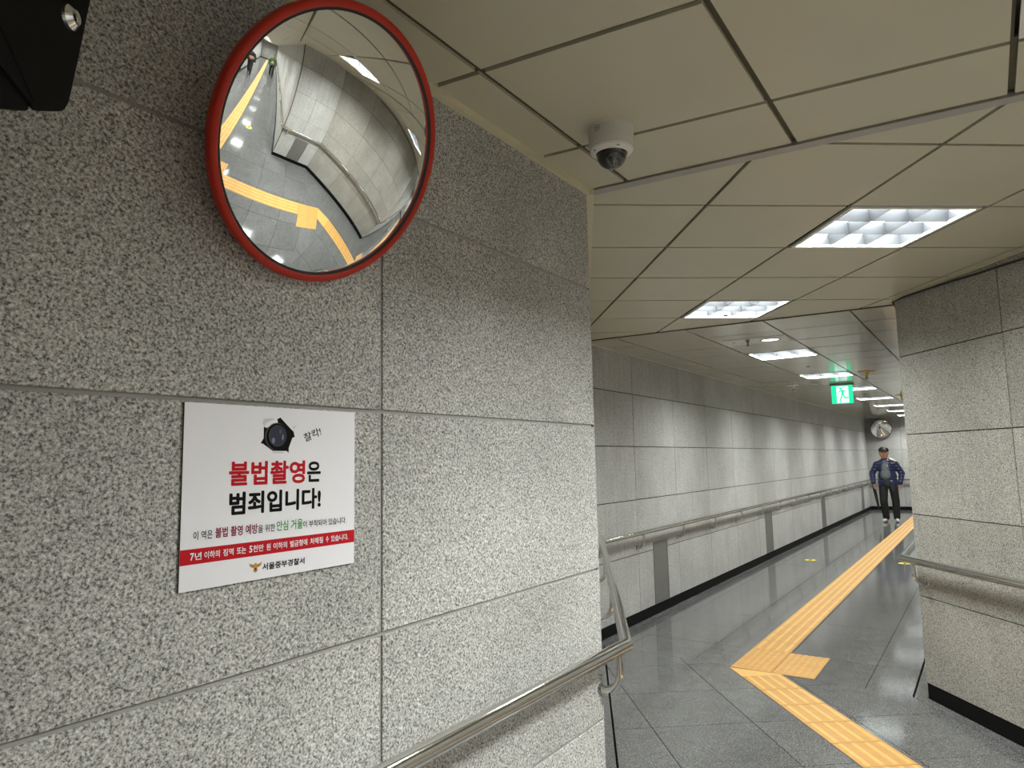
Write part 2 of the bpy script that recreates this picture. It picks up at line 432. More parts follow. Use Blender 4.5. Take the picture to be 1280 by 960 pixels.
# yellow floor stickers
def sticker(x, y, r, label):
    t = tag(empty('floor_sticker', (x, y, .0004)), label, 'sticker', None)
    b = MB(); b.lathe([(0.0001, .0), (r, .0), (r, .0009), (0.0001, .0009)], 32); b.build('disc', M['sticker'], t)
    a = MB(); a.prism([(-.012, -r*.75), (.012, -r*.75), (.012, .0), (r*.45, .0), (0, r*.75), (-r*.45, 0), (-.012, 0)], .0009, .0013); a.build('arrow', M['p_black'], t)
    return t
sticker(-2.38, 11.43, .085, 'round yellow arrow sticker on the floor left of the tactile path')
sticker(-1.14, 11.66, .085, 'round yellow arrow sticker on the floor right of the tactile path')
sticker(2.64, .55, .085, 'round yellow arrow sticker seen only inside the big red-rimmed mirror').rotation_euler.z = -1.5

# ------------------------------------------------------------------ ceiling
ceil_root = MB(); ceil_root.prism(offset_loop(LOOP, -.12), CEIL+.15, CEIL+.25)
ceiling = struct(ceil_root.build('ceiling', M['joint_olive']))
def panel_fn(mat, skip, grid, gap, tilt=0.0):
    def fn(q, i, j):
        if (i, j) in skip: return
        cx = sum(p[0] for p in q)/len(q); cy = sum(p[1] for p in q)/len(q)
        o = MB().prism([(p[0]-cx, p[1]-cy) for p in q], 0, .012).build('ceiling_panel', mat, ceiling, loc=(cx, cy, CEIL+random.uniform(0, .0008)))
        if tilt: o.rotation_euler = (random.uniform(-tilt, tilt), random.uniform(-tilt, tilt), 0)
    return fn
def grid_fn(mb, skip):
    def fn(q, i, j):
        if (i, j) in skip: return
        mb.prism(q, CEIL+.013, CEIL+.02)
    return fn
def ceil_region(region, O, u, v, ku, kv, mat, skip=(), gap=.011, tilt=0):
    tile_region(region, O, u, v, ku, kv, panel_fn(mat, skip, None, gap, tilt), gap)
    mb = MB(); tile_region(region, O, u, v, ku, kv, grid_fn(mb, skip), 0)
    mb.build('ceiling_channel', M['joint_olive'], ceiling)
SA, SB = Vector((-1.225, 2.352)), Vector((1.90, 2.645))       # seam near/middle ceiling
TC, TD = Vector((-.44, 5.555)), Vector((-2.94, 5.40))         # seam middle/corridor ceiling
up = Vector((0, .026)); 
CZ1 = [(-1.213, -1.15), (1.90, -1.15), (SB.x, SB.y-.012), (SA.x, SA.y-.012)]
CZ2 = [(SA.x+.012, SA.y+.024), (SB.x, SB.y+.024), (TC.x, TC.y-.006), (TD.x, TD.y-.006)]
CZ3 = [(TD.x+.012, TD.y+.02), (TC.x-.0, TC.y+.02), (-.455, 22.6), (-2.928, 22.6)]
CZ4 = [(1.902, -1.15), (24, -1.15), (24, 1.33), (1.902, 1.33)]
sl = .125
u1, v1 = (.603, .603*sl), (0, .57)
O1 = (-1.065, 1.428-.57)
ceil_region(CZ1, O1, u1, v1, (-1, 5), (-4, 4), M['panel1'], skip={(2, 1)}, gap=.019)
u2, v2 = Vector((.785, .62))*.627, Vector((-.63, .777))*.577
ceil_region(CZ2, (-.41, 3.19), u2, v2, (-5, 5), (-4, 8), M['panel1'], skip={(0, 0), (0, 3)}, gap=.016)
u3, v3 = (.622, .622*.08), (0, .59)
ceil_region(CZ3, (-2.63, 5.965), u3, v3, (-1, 4), (-1, 29), M['panel3'], skip={(1, 2+4*k) for k in range(7)}, gap=.014, tilt=.004)
PX = 3.062
ceil_region(CZ4, (1.902, -.2), (.6, 0), (0, .6), (0, 37), (-2, 3), M['panel1'], skip={(1+4*k, 0) for k in range(9)}, gap=.01)

MB().prism([(.150, 1.56), (.200, 1.57), (.200, 2.15), (.150, 2.14)], 0, .01).build('ceiling_filler', M['white_metal'], ceiling, loc=(0, 0, CEIL))
# seams and mouldings
def bar_between(name, p, q, prof, mat, par=None):
    d = Vector(q)-Vector(p); L = d.length; b = MB(); b.box(0, prof[0], prof[1], L, prof[2], prof[3])
    return b.build(name, mat, par, loc=(p[0], p[1], 0), rot=(0, 0, math.atan2(d.y, d.x)))
struct(bar_between('trim_1', SA, SB, (-.008, CEIL-.007, .040, CEIL+.012), M['strip']))
struct(bar_between('trim_2', TD, TC, (-.012, CEIL-.006, .014, CEIL+.012), M['joint_olive']))
for n, i in enumerate(range(len(LOOP))):
    P0, P1 = LOOP[i], LOOP[(i+1) % len(LOOP)]
    h = .026 if i != 4 else .016
    z0 = CEIL-.024 if i in (8, 9) else CEIL-.008
    t = struct(bar_between('trim_%d' % (n+3), P0, P1, (0, z0, {9: .016, 8: .030}.get(i, .012), CEIL+.013), M['trim']))
b = MB(); b.box(1.846, 1.326, .10, 1.862, 1.342, CEIL); struct(b.build('trim_13', M['joint_olive']))

# ------------------------------------------------------------------ recessed louvred ceiling lights
def light_parts(root, sx, sy):
    f = MB(); o_, i_ = .992, .93
    def ring(z0, z1, a, b_):
        for (x0, y0, x1, y1) in ((-a, -a, a, -b_), (-a, b_, a, a), (-a, -b_, -b_, b_), (b_, -b_, a, b_)):
            f.box(x0*sx/2, y0*sy/2, z0, x1*sx/2, y1*sy/2, z1)
    ring(-.004, .008, o_, i_); f.build('frame', M['white_metal'], root)
    h = MB(); X, Y = i_*sx/2, i_*sy/2
    for (x0, y0, x1, y1) in ((-X-.003, -Y, -X, Y), (X, -Y, X+.003, Y), (-X, -Y-.003, X, -Y), (-X, Y, X, Y+.003)): h.box(x0, y0, .008, x1, y1, .10)
    h.build('housing', M['louver'], root)
    p = MB(); p.box(-X, -Y, .095, X, Y, .10); p.build('lamp_panel', M['glow'], root)
    for ax in (0, 1):
        for k in (-1, 1):
            c = k*(i_*(sx, sy)[ax]/6); l_ = (Y, X)[ax]
            pr = [(c-.0012, .004), (c+.0012, .004), (c+.014, .06), (c-.014, .06)]
            v = []
            for s in (-l_, l_):
                for q in pr: v.append((q[0], s, q[1]) if ax == 0 else (s, q[0], q[1]))
            bl = MB(); bl.add(v, [(0, 1, 2, 3), (7, 6, 5, 4), (0, 4, 5, 1), (1, 5, 6, 2), (2, 6, 7, 3), (3, 7, 4, 0)])
            bl.build('louver_blade', M['louver'], root)
    ld = bpy.data.lights.new('lamp', 'AREA'); ld.shape = 'RECTANGLE'; ld.size = sx*.9; ld.size_y = sy*.9
    ld.energy = LAMP_W; ld.color = LAMP_COL; ld.spread = R(LAMP_SPREAD)
    lo = bpy.data.objects.new('lamp', ld); link(lo, root); lo.location = (0, 0, .088)
    return ld
proto = None
strong = None
def ceiling_light(center, ang, label, size=(.6, .57), boost=None, dim=None):
    global proto, strong
    if proto is None:
        r = empty('ceiling_light', (center[0], center[1], CEIL), ang); light_parts(r, *size); proto = r
    else:
        r = proto.copy(); C.objects.link(r); r.location = (center[0], center[1], CEIL); r.rotation_euler = (0, 0, ang)
        for ch in proto.children:
            c_ = ch.copy(); C.objects.link(c_); c_.parent = r
    if dim:
        for c in r.children:
            if c.type == 'LIGHT': c.data = c.data.copy(); c.data.energy = LAMP_W*dim
    if boost:
        if strong is None:
            strong = next(c.data for c in proto.children if c.type == 'LIGHT').copy(); strong.energy = LAMP_W*boost
        for c in r.children:
            if c.type == 'LIGHT': c.data = strong
    tag(r, label, 'ceiling light', 'recessed louvred ceiling lights')
    return r
def cell(O, u, v, i, j): 
    p = Vector(O)+Vector(u)*(i+.5)+Vector(v)*(j+.5); return p
a_u2 = math.atan2(u2.y, u2.x)
ceiling_light(cell((-.41, 3.19), u2, v2, 0, 0), a_u2, 'largest glowing square ceiling light, right of the dome camera', dim=.62)
ceiling_light(cell((-.41, 3.19), u2, v2, 0, 3), a_u2, 'second nearest glowing square ceiling light, just before the corridor seam', dim=.9)
names3 = ['ceiling light just behind the round downlight panel', 'ceiling light whose glow touches the reflection of the exit sign', 'ceiling light half hidden behind the green exit sign', 'ceiling light first beyond the green exit sign', 'ceiling light fifth from the corridor mouth, beside the pillar edge', 'second farthest ceiling light of the corridor row', 'farthest ceiling light of the corridor row, above the far mirror']
for k in range(7):
    p = cell((-2.63, 5.965), u3, v3, 1, 2+4*k); ceiling_light(p, .0, names3[k], dim=1.08)
p1 = cell(O1, u1, v1, 2, 1); ceiling_light((p1.x+.045, p1.y+.01), .0, 'ceiling light outside the frame, seen as the large white streak in the big mirror', dim=2.25)
ords = ['nearest', 'second nearest', 'third nearest', 'fourth nearest', 'fifth nearest', 'sixth nearest', 'seventh nearest', 'second farthest', 'farthest']
for k in range(9):
    ceiling_light((1.902+.6*(1+4*k)+.3, -.2+.3), 0, ords[k]+' light of the side passage, visible only inside the big mirror', boost=1.9)

# ------------------------------------------------------------------ handrails
def arc_bracket(b, wallp, n, zr, out=.08, drop=.15):
    # J bracket: leaves the wall at zr-drop, curves out and up to the rail
    w0 = Vector((wallp[0], wallp[1], zr-drop)); n = Vector((n[0], n[1], 0)); pts = [w0]
    r_ = out*.85
    for k in range(0, 9):
        a = math.pi/2*k/8; pts.append(w0+n*(out-r_+r_*math.sin(a))+Vector((0, 0, r_*(1-math.cos(a)))))
    pts.append(Vector((wallp[0], wallp[1], zr-.01))+n*out)
    b.tube(pts, .0125, 12)
    return w0, n
def handrail(name, label, pts, z, segs, r=.0235):
    root = empty(name, (pts[0][0], pts[0][1], 0)); tag(root, label, 'handrail')
    off = Vector((-pts[0][0], -pts[0][1], 0))
    P = [Vector((p[0], p[1], p[2] if len(p) > 2 else z))+off for p in pts]
    MB().tube(P, r, 20).build('rail', M['steel'], root, smooth=True, angle=50)
    for (wp, n) in segs:
        b = MB(); w0, nn = arc_bracket(b, (wp[0]+off.x, wp[1]+off.y), n, z)
        br = b.build('bracket', M['steel'], root, smooth=True)
        c = MB(); c.lathe([(.0001, .004), (.02, .004), (.022, 0), (.0001, 0)], 16)
        o = c.build('flange', M['steel'], br, smooth=True); o.rotation_euler = nn.to_track_quat('Z', 'Y').to_euler(); o.location = w0
    return root
bd = Vector((-1.715, 3.13)).normalized(); bn_ = Vector((bd.y, -bd.x))
rb0 = Vector((-1.145, 2.372)); rb1 = Vector((-2.86, 5.502))
nb = [((-1.225, y_), (1, 0)) for y_ in (2.31, .9, -.3)] + [((-1.225+bd.x*s, 2.33+bd.y*s), (bn_.x, bn_.y)) for s in (1.1, 2.2, 3.3)]
handrail('handrail', 'polished steel handrail on the near granite wall, turning the corner', [(-1.145, -1.0), tuple(rb0), tuple(rb1-bd*.03)], .909, nb)
fb = [((-2.94, y_), (1, 0)) for y_ in [6.40+1.085*k for k in range(15)]] + [((x_, 22.6), (0, -1)) for x_ in (-2.2, -1.2)]
handrail('handrail', 'long steel handrail along the far left corridor wall', [(-2.86, 5.53), (-2.86, 22.52), (-.6, 22.52)], .865, fb)
dn = Vector((-.788, -.616)); dd = Vector((-.6156, .7881))
q0 = Vector((1.85, 2.42)); L4 = 3.74
c_rail = offset_loop(LOOP, .08)
pr = [(23.5, 1.25), c_rail[3], c_rail[4], c_rail[5], (c_rail[5][0], 21.9)]
pb = [(tuple(q0+dd*s), (dn.x, dn.y)) for s in (3.66, 2.4, 1.2, .2)] + [((-.455, y_), (-1, 0)) for y_ in [6.5+1.6*k for k in range(10)]] + [((x_, 1.33), (0, -1)) for x_ in [2.1+1.5*k for k in range(14)]] + [((1.85, 1.45), (-1, 0))]
handrail('handrail', 'steel handrail on the right-hand granite pillar', pr, .889, pb)

# ------------------------------------------------------------------ grey access panels low in the walls
def access_panel(wp, n, width, z0, z1, label):
    n = Vector((n[0], n[1], 0)); ang = math.atan2(n.y, n.x)+math.pi/2
    r = empty('access_panel', (wp[0], wp[1], 0), ang); tag(r, label, 'access panel', 'grey access panels under the handrail')
    f = MB()
    f.box(-width/2, -.006, z0, width/2, .0, z0+.02); f.box(-width/2, -.006, z1-.02, width/2, 0, z1)
    f.box(-width/2, -.006, z0+.02, -width/2+.02, 0, z1-.02); f.box(width/2-.02, -.006, z0+.02, width/2, 0, z1-.02)
    f.build('frame', M['steel_dark'], r)
    MB().box(-width/2+.022, -.0045, z0+.022, width/2-.022, 0, z1-.022).build('door', M['steel_dark'], r)
    h = MB(); h.lathe([(.0001, .003), (.009, .003), (.009, 0), (.0001, 0)], 12); o = h.build('lock', M['chrome'], r); o.rotation_euler = (math.pi/2, 0, 0); o.location = (-width/2+.045, -.0045, (z0+z1)/2)
labs = ['nearest grey metal access panel under the corridor handrail', 'second grey metal access panel along the corridor wall', 'third grey metal access panel along the corridor wall', 'farthest grey metal access panel, close to the corridor end']
for (y_, wd), lb in zip(((6.99, .38), (11.33, .40), (15.67, .40), (21.1, .42)), labs): access_panel((-2.94, y_), (1, 0), wd, .102, .725, lb)
access_panel((1.85, 1.90), (-1, 0), .38, .102, .725, 'grey metal access panel seen only inside the big mirror')

# ------------------------------------------------------------------ convex mirrors
def convex_mirror(name, label, Cc, n, ao, ag, Rs, rimmat, wall_x=None, wall_p=None, rim_w=None):
    root = empty(name, Cc); tag(root, label, 'mirror')
    root.rotation_mode = 'QUATERNION'; root.rotation_quaternion = Vector(n).to_track_quat('Z', 'Y')
    h0 = math.sqrt(Rs*Rs-ag*ag); prof = []
    K_ = 40
    for k in range(K_+1):
        r_ = max(ag*(1-k/K_), 1e-5); prof.append((r_, math.sqrt(Rs*Rs-r_*r_)-h0))
    b = MB(); b.lathe(prof, 128); b.build('mirror_face', M['glass_mirror'], root, smooth=True, angle=80)
    rw = ao-ag
    rim = [(ag-.001, -.010), (ag-.001, .003), (ag+rw*.18, .0065), (ag+rw*.45, .009), (ag+rw*.75, .008), (ag+rw*.95, .004), (ao, -.002), (ao-.002, -.014), (ao-.012, -.020), (ag-.002, -.020)]
    b = MB(); b.lathe(rim, 96); b.build('rim', rimmat, root, smooth=True, angle=50)
    b = MB(); b.lathe([(ag-.008, -.009), (ag-.0045, .0024+0), (ag+.0008, .0045), (ag+.001, -.01)], 96); b.build('gasket', M['rubber'], root, smooth=True)
    back = [(ag-.002, -.018), (ag*.9, -.022), (ag*.5, -.026), (.05, -.028), (.0001, -.028)]
    b = MB(); b.lathe(back, 64); b.build('back_shell', rimmat, root, smooth=True)
    return root
mC = Vector((-1.0722, .9329, 2.2333)); mN = Vector((.88293, .04591, -.46725)).normalized()
mir = convex_mirror('convex_mirror', 'large round convex mirror with a bright red rim on the near wall', mC, mN, .2843, .2668, .6714, M['red'])
Mi = mir.rotation_quaternion.to_matrix().to_4x4(); Mi.translation = mC; Minv = Mi.inverted()
b = MB(); b.tube([Minv @ (mC-mN*.022), Minv @ (mC-mN*.05), Minv @ Vector((-1.214, mC.y, mC.z+.03)), Minv @ Vector((-1.224, mC.y, mC.z+.03))], .011, 12)
b.build('bracket', M['black'], mir, smooth=True)
fC = Vector((-2.51, 22.43, 2.31)); fN = Vector((.16, -.95, -.27)).normalized()
fm = convex_mirror('convex_mirror', 'small-looking round convex mirror with a dark red rim above the man at the corridor end', fC, fN, .285, .268, .75, M['darkred'])
Mi = fm.rotation_quaternion = fN.to_track_quat('Z', 'Y'); Mi = Mi.to_matrix().to_4x4(); Mi.translation = fC; Minv = Mi.inverted()
b = MB(); b.tube([Minv @ (fC-fN*.022), Minv @ Vector((-2.51, 22.597, 2.33))], .011, 12); b.build('bracket', M['black'], fm, smooth=True)

# ------------------------------------------------------------------ dome camera on the ceiling
cc = tag(empty('surveillance_camera', (-.918, 1.945, CEIL)), 'white dome security camera with a smoked bubble, under the cream ceiling', 'security camera')
b = MB(); b.lathe([(.0001, 0), (.080, 0), (.080, -.003), (.0785, -.004), (.0785, -.036), (.0778, -.037), (.0785, -.038), (.0780, -.052), (.0772, -.053), (.0775, -.054), (.0755, -.070), (.0735, -.071)], 64); b.build('mounting_base', M['camwhite'], cc, smooth=True, angle=30)
b = MB(); b.lathe([(.0735, -.071), (.075, -.074), (.073, -.081), (.061, -.090), (.055, -.0915), (.0535, -.086)], 64); b.build('cover_ring', M['white_metal'], cc, smooth=True, angle=35)
b = MB(); b.lathe([(.0001, -.0001-.086), (.054, -.086), (.0535, -.092)] + [(.0515*math.cos(math.pi/2*k/12)+.0001, -.094-.0475*math.sin(math.pi/2*k/12)) for k in range(13)], 48); b.build('dome', M['dome'], cc, smooth=True, angle=60)
va = math.atan2(-1.945, .918)   # towards the passage junction
for da in (-1.0, .35):
    a = va+da; s = MB(); s.lathe([(.0001, -.0012), (.0055, -.001), (.0055, 0), (.0001, 0)], 12)
    o = s.build('screw', M['steel_dark'], cc); o.location = (.0665*math.cos(a), .0665*math.sin(a), -.0865)
    o.rotation_euler = (0, 0, a)
a = va-.62; pl = MB(); pl.lathe([(.009, .0), (.0105, 0), (.0105, .0006), (.009, .0006)], 24); pl.box(-.005, -.0007, 0, .005, .0007, .0006); pl.box(-.0007, -.005, 0, .0007, .005, .0006)
o = pl.build('cable_plug', M['joint_olive'], cc); nd = Vector((math.cos(a), math.sin(a), 0)); o.rotation_euler = nd.to_track_quat('Z', 'Y').to_euler(); o.location = nd*.0783+Vector((0, 0, -.020))
cc.scale = (.93, .93, .93)
cc.location.x -= .008

# ------------------------------------------------------------------ black bracket, upper left
bp = tag(empty('steel_bracket', (-.95, .372, 2.1726)), 'black steel bracket with one chrome bolt hanging by the upper left wall', 'bracket')
nh = R(53); nv = Vector((math.sin(nh), math.cos(nh), 0)); tv = Vector((-math.cos(nh), math.sin(nh), 0))
Mb = Matrix((tv, Vector((0, 0, 1)), nv)).transposed()
if Mb.determinant() < 0: pass
bp.rotation_euler = Mb.to_euler() if Mb.determinant() > 0 else (0, 0, 0)
flip = Mb.determinant() < 0
def bpoly(pts, z0, z1, name):
    b = MB(); v = []
    n = len(pts)
    def W(p, h):
        q = tv*p[0]+Vector((0, 0, 1))*p[1]+nv*h
        return q if flip else Vector((p[0], p[1], h))
    v = [W(p, z0) for p in pts]+[W(p, z1) for p in pts]
    b.add(v, [tuple(range(n)), tuple(range(n, 2*n))]+[(i, (i+1) % n, n+(i+1) % n, n+i) for i in range(n)])
    return b.build(name, M['black'], bp)
bpoly([(.103, .30), (.045, .057), (.028, -.027), (.012, -.102), (.0085, -.114), (.002, -.126), (-.006, -.133), (-.015, -.138), (-.046, -.154), (-.054, -.157), (-.060, -.156), (-.064, -.152), (-.125, -.135), (-.26, -.09), (-.26, .30)], -.004, 0, 'plate')
bpoly([(-.058, -.150), (-.0605, -.160), (-.064, -.1635), (-.071, -.166), (-.113, -.186), (-.30, -.275), (-.30, .25), (-.10, -.06)], -.02, -.0045, 'rear_plate')
bpoly([(-.060, -.1485), (.001, -.118), (-.002, -.110), (-.066, -.1415), (-.25, .03), (-.25, .016)], 0, .0012, 'folded_edge')
bo = MB(); bo.lathe([(.0001, .006), (.0045, .006), (.0052, .0095), (.0095, .0105), (.0160, .004), (.0170, 0), (.0001, 0)], 32)
o = bo.build('bolt', M['chrome'], bp)
if flip: o.rotation_euler = nv.to_track_quat('Z', 'Y').to_euler()
hx = MB(); hx.lathe([(.0001, .0065), (.0045, .0065), (.0045, .002), (.0001, .002)], 6); oo = hx.build('hex_socket', M['p_black'], o)

# ------------------------------------------------------------------ warning sign with writing
ps = tag(empty('warning_sign', (-1.2242, .7045, 1.358)), 'white rectangular warning sign with red and black Korean lettering on the near wall', 'sign')
PM = Matrix(((0, 0, 1), (1, 0, 0), (0, 1, 0)))  # local x -> +Y, local y -> +Z, local z -> +X
ps.rotation_euler = PM.to_euler()
PW, PH, PT = .4175, .3455, .0045
def pbox(x0, y0, x1, y1, z0, z1, name, mat): return MB().box(x0, y0, z0, x1, y1, z1).build(name, mat, ps)
pbox(0, 0, PW, PH, 0, PT-.0008, 'backing_board', M['edge_dark'])
pbox(0, 0, PW, PH, PT-.0008, PT, 'printed_sheet', M['poster_white'])
pbox(0, .047, PW, .075, PT, PT+.0002, 'red_band', M['p_red'])
def text(s, box, mat, bold=0.0, layer=1, rot=0, name='lettering', parent=None, tight=True):
    cu = bpy.data.curves.new('t', 'FONT'); cu.body = s; cu.size = 1; cu.offset = 0; cu.extrude = .0; cu.resolution_u = 3; cu.space_character = 1.0 - bold*0
    to = bpy.data.objects.new('t', cu); C.objects.link(to); dg = bpy.context.evaluated_depsgraph_get()
    me = bpy.data.meshes.new_from_object(to.evaluated_get(dg)); bpy.data.objects.remove(to)
    if not me.vertices: return None
    if bold > 0:      # heavier strokes: the outline repeated in a small ring
        base_v = [tuple(v.co) for v in me.vertices]; base_f = [tuple(p.vertices) for p in me.polygons]
        vv, ff = [], []
        for q in range(9):
            dx, dy = (0, 0) if q == 8 else (bold*math.cos(q*math.pi/4), bold*math.sin(q*math.pi/4))
            n_ = len(vv); vv += [(x+dx, y+dy, q*1.0) for x, y, z in base_v]; ff += [tuple(i+n_ for i in f) for f in base_f]
        bpy.data.meshes.remove(me); me = mesh('t', vv, ff)
    xs = [v.co.x for v in me.vertices]; ys = [v.co.y for v in me.vertices]
    x0, x1, y0, y1 = min(xs), max(xs), min(ys), max(ys); X0_, Y0_, X1_, Y1_ = box
    cx, cy = (X0_+X1_)/2, (Y0_+Y1_)/2
    for v in me.vertices:
        lift = v.co.z*.00003 if bold > 0 else 0
        x = (v.co.x-(x0+x1)/2)/(x1-x0)*(X1_-X0_); y = (v.co.y-(y0+y1)/2)/(y1-y0)*(Y1_-Y0_)
        c_, s_ = math.cos(rot), math.sin(rot)
        v.co = (cx+x*c_-y*s_, cy+x*s_+y*c_, PT+.00025*layer+lift)
    me.materials.clear(); me.materials.append(mat)
    return obj(name, me, None, parent or ps)
text('불법촬영', (.0940, .1865, .2760, .2350), M['p_red'], .030)
text('은', (.281, .188, .3185, .2325), M['p_black'], .030)
text('범죄입니다!', (.0960, .130, .3195, .1750), M['p_black'], .036)
text('이 역은', (.0245, .0905, .0630, .1065), M['p_black'], .012)
text('불법 촬영 예방', (.0685, .0905, .1610, .1100), M['p_maroon'], .022)
text('을 위한', (.1620, .0910, .2020, .1065), M['p_black'], .012)
text('안심 거울', (.2055, .0905, .2715, .1115), M['p_green'], .018)
text('이 부착되어 있습니다.', (.2725, .0915, .3925, .1060), M['p_black'], .012)
for s, x0, x1, bd_ in (('7', .0195, .0270, .03), ('년', .0285, .0420, .016), ('이하의', .0475, .0790, .016), ('징역', .0860, .1080, .016), ('또는', .1150, .1355, .016), ('5', .1425, .1495, .03), ('천만', .1510, .1755, .016), ('원', .1820, .1920, .016), ('이하의', .1985, .2320, .016), ('벌금형에', .2395, .2840, .016), ('처해질', .2915, .3265, .016), ('수', .3345, .3420, .016), ('있습니다.', .3490, .3985, .016)):
    text(s, (x0, .0545, x1, .0680), M['poster_white'], bd_, layer=2, name='handwritten_lettering')
text('서울중부경찰서', (.1735, .0160, .2775, .0300), M['p_black'], .028)
text('찰칵!', (.2705, .2815, .3185, .3005), M['p_black'], .012, rot=.36, name='handwritten_lettering')
def flat(pts, mat, layer, name): return obj(name, mesh(name, [(x, y, PT+.0002*layer) for x, y in pts], [tuple(range(len(pts)))]), mat, ps)
def ell(cx, cy, rx, ry, n=32, a0=0, a1=2*math.pi): return [(cx+rx*math.cos(a0+(a1-a0)*k/n), cy+ry*math.sin(a0+(a1-a0)*k/n)) for k in range(n)]
flat([(.1665, .313), (.172, .321), (.196, .3225), (.1935, .3195), (.176, .313), (.1722, .305)], M['p_shade'], 1, 'paper_crease')
flat([(.244, .298), (.2435, .307), (.2535, .3105), (.2465, .305)], M['p_shade'], 1, 'paper_crease')
flat([(.191, .2535), (.221, .2535), (.218, .250), (.194, .2505)], M['p_shade'], 1, 'paper_crease')
flat([(.1705, .305), (.1765, .302), (.2045, .314), (.2025, .321), (.2105, .325), (.2345, .304), (.2445, .296), (.2475, .285), (.2415, .283), (.2325, .261), (.2325, .251), (.2275, .255), (.1935, .255), (.1685, .27), (.1635, .27), (.1705, .281), (.1705, .292)], M['p_black'], 1, 'printed_hole')
flat([(.1740, .3115), (.2005, .3205), (.2035, .3150), (.1765, .3028)], M['poster_white'], 2, 'torn_flap')
flat(ell(.2025, .2850, .0285, .0285), M['p_grey'], 2, 'printed_lens_ring'); flat(ell(.2040, .2845, .0275, .0278), M['p_black'], 3, 'printed_lens_ring')
flat(ell(.2045, .2865, .0215, .0222), M['p_grey'], 4, 'printed_lens_ring'); flat(ell(.2055, .2868, .0208, .0215), M['p_navy'], 5, 'printed_lens')
flat(ell(.2165, .2835, .0022, .0065, 16), M['p_blue'], 6, 'printed_glint'); flat(ell(.1935, .2765, .0040, .0060, 16), M['p_blue'], 6, 'printed_glint'); flat(ell(.2105, .2955, .0030, .0045, 16), M['p_grey'], 6, 'printed_glint')
ex_, ey = .1578, .0245
flat([(ex_, ey-.0105), (ex_+.005, ey-.0075), (ex_+.004, ey-.001), (ex_+.0075, ey), (ex_+.0125, ey+.003), (ex_+.0150, ey+.0095), (ex_+.0085, ey+.0065), (ex_+.003, ey+.0055), (ex_+.0015, ey+.0085), (ex_-.0015, ey+.0085), (ex_-.003, ey+.0055), (ex_-.0085, ey+.0065), (ex_-.0150, ey+.0095), (ex_-.0125, ey+.003), (ex_-.0075, ey), (ex_-.004, ey-.001), (ex_-.005, ey-.0075)], M['p_gold'], 1, 'emblem')
flat(ell(ex_, ey-.0035, .0024, .0028, 12), M['p_maroon'], 2, 'emblem_center'); flat([(ex_-.0105, ey+.0032), (ex_-.0045, ey+.0022), (ex_-.0045, ey+.0030), (ex_-.0105, ey+.0042)], M['p_black'], 2, 'emblem_feather'); flat([(ex_+.0105, ey+.0032), (ex_+.0045, ey+.0022), (ex_+.0045, ey+.0030), (ex_+.0105, ey+.0042)], M['p_black'], 2, 'emblem_feather')

# ------------------------------------------------------------------ corridor ceiling fittings
dl = tag(empty('downlight_panel', (-1.68, 6.44, CEIL)), 'white service panel with a round glowing downlight near the corridor mouth', 'downlight'); dl.rotation_euler.z = .08
MB().box(-.27, -.165, -.004, .27, .165, 0).build('plate', M['white_metal'], dl)
b = MB(); b.lathe([(.072, -.004), (.074, -.009), (.088, -.009), (.092, -.004)], 40); o = b.build('trim_ring', M['strip'], dl, smooth=True); o.location = (.12, 0, 0)
b = MB(); b.lathe([(.0001, -.0055), (.072, -.0055), (.072, -.004)], 40); o = b.build('lens', M['glow'], dl); o.location = (.12, 0, 0)
for x_, y_, r_ in ((-.2, -.02, .016), (-.14, .04, .007), (-.1, -.03, .007), (-.06, .05, .007), (.0, .06, .006), (.02, .03, .006)):
    b = MB(); b.lathe([(.0001, -.0052), (r_, -.0052), (r_, -.004)], 14); o = b.build('hole_cap', M['rubber'], dl); o.location = (x_, y_, 0)
def sprinkler(p, label, mat, flange, hgt):
    t = tag(empty('sprinkler_head', (p[0], p[1], CEIL)), label, 'sprinkler', 'ceiling sprinklers')
    b = MB(); b.lathe([(.0001, -.003), (flange, -.003), (flange, 0), (.0001, 0)], 24); b.build('flange', mat, t)
    b = MB(); b.lathe([(.018, -.003), (.012, -.02), (.009, -.03), (.0001, -.03)], 16); b.build('body', mat, t, smooth=True)
    b = MB(); b.tube([(.008, 0, -.028), (.011, 0, -.04), (.004, 0, -.055)], .002, 6); b.tube([(-.008, 0, -.028), (-.011, 0, -.04), (-.004, 0, -.055)], .002, 6); b.build('frame_arms', mat, t)
    b = MB(); b.lathe([(.0001, -.055), (.016, -.057), (.016, -.059), (.0001, -.06)], 16); b.build('deflector', mat, t)
    b = MB(); b.lathe([(.0001, -.03), (.003, -.032), (.003, -.053), (.0001, -.054)], 8); b.build('bulb', M['darkred'], t)
    t.scale = (hgt, hgt, hgt); return t
sprinkler((-1.73, 6.36-.03, 0), 'steel sprinkler hanging beside the round downlight', M['steel_dark'], .02, 1.0).location.z = CEIL-.004
sprinkler((-1.22, 9.85), 'brass sprinkler right of the green exit sign', M['brass'], .06, 1.7)
sprinkler((-1.22, 14.2), 'farther brass sprinkler beyond the green exit sign', M['brass'], .06, 1.7)
sprinkler((-2.35, 10.9), 'pale sprinkler left of the green exit sign', M['white_metal'], .05, 1.7)
def smallcap(p, label):
    t = MB(); t.lathe([(.0001, -.006), (.014, -.006), (.02, -.001), (.02, .0), (.0001, 0)], 20); o = t.build('ceiling_sensor', M['rubber'], smooth=True, loc=(p[0], p[1], CEIL)); tag(o, label, 'sensor')
smallcap((-1.55, 5.12), 'small black sensor between the second ceiling light and the seam')
smallcap((-1.70, 8.75), 'small black sensor between two corridor ceiling lights')
smallcap((-1.72, 13.5), 'small black sensor beyond the green exit sign')

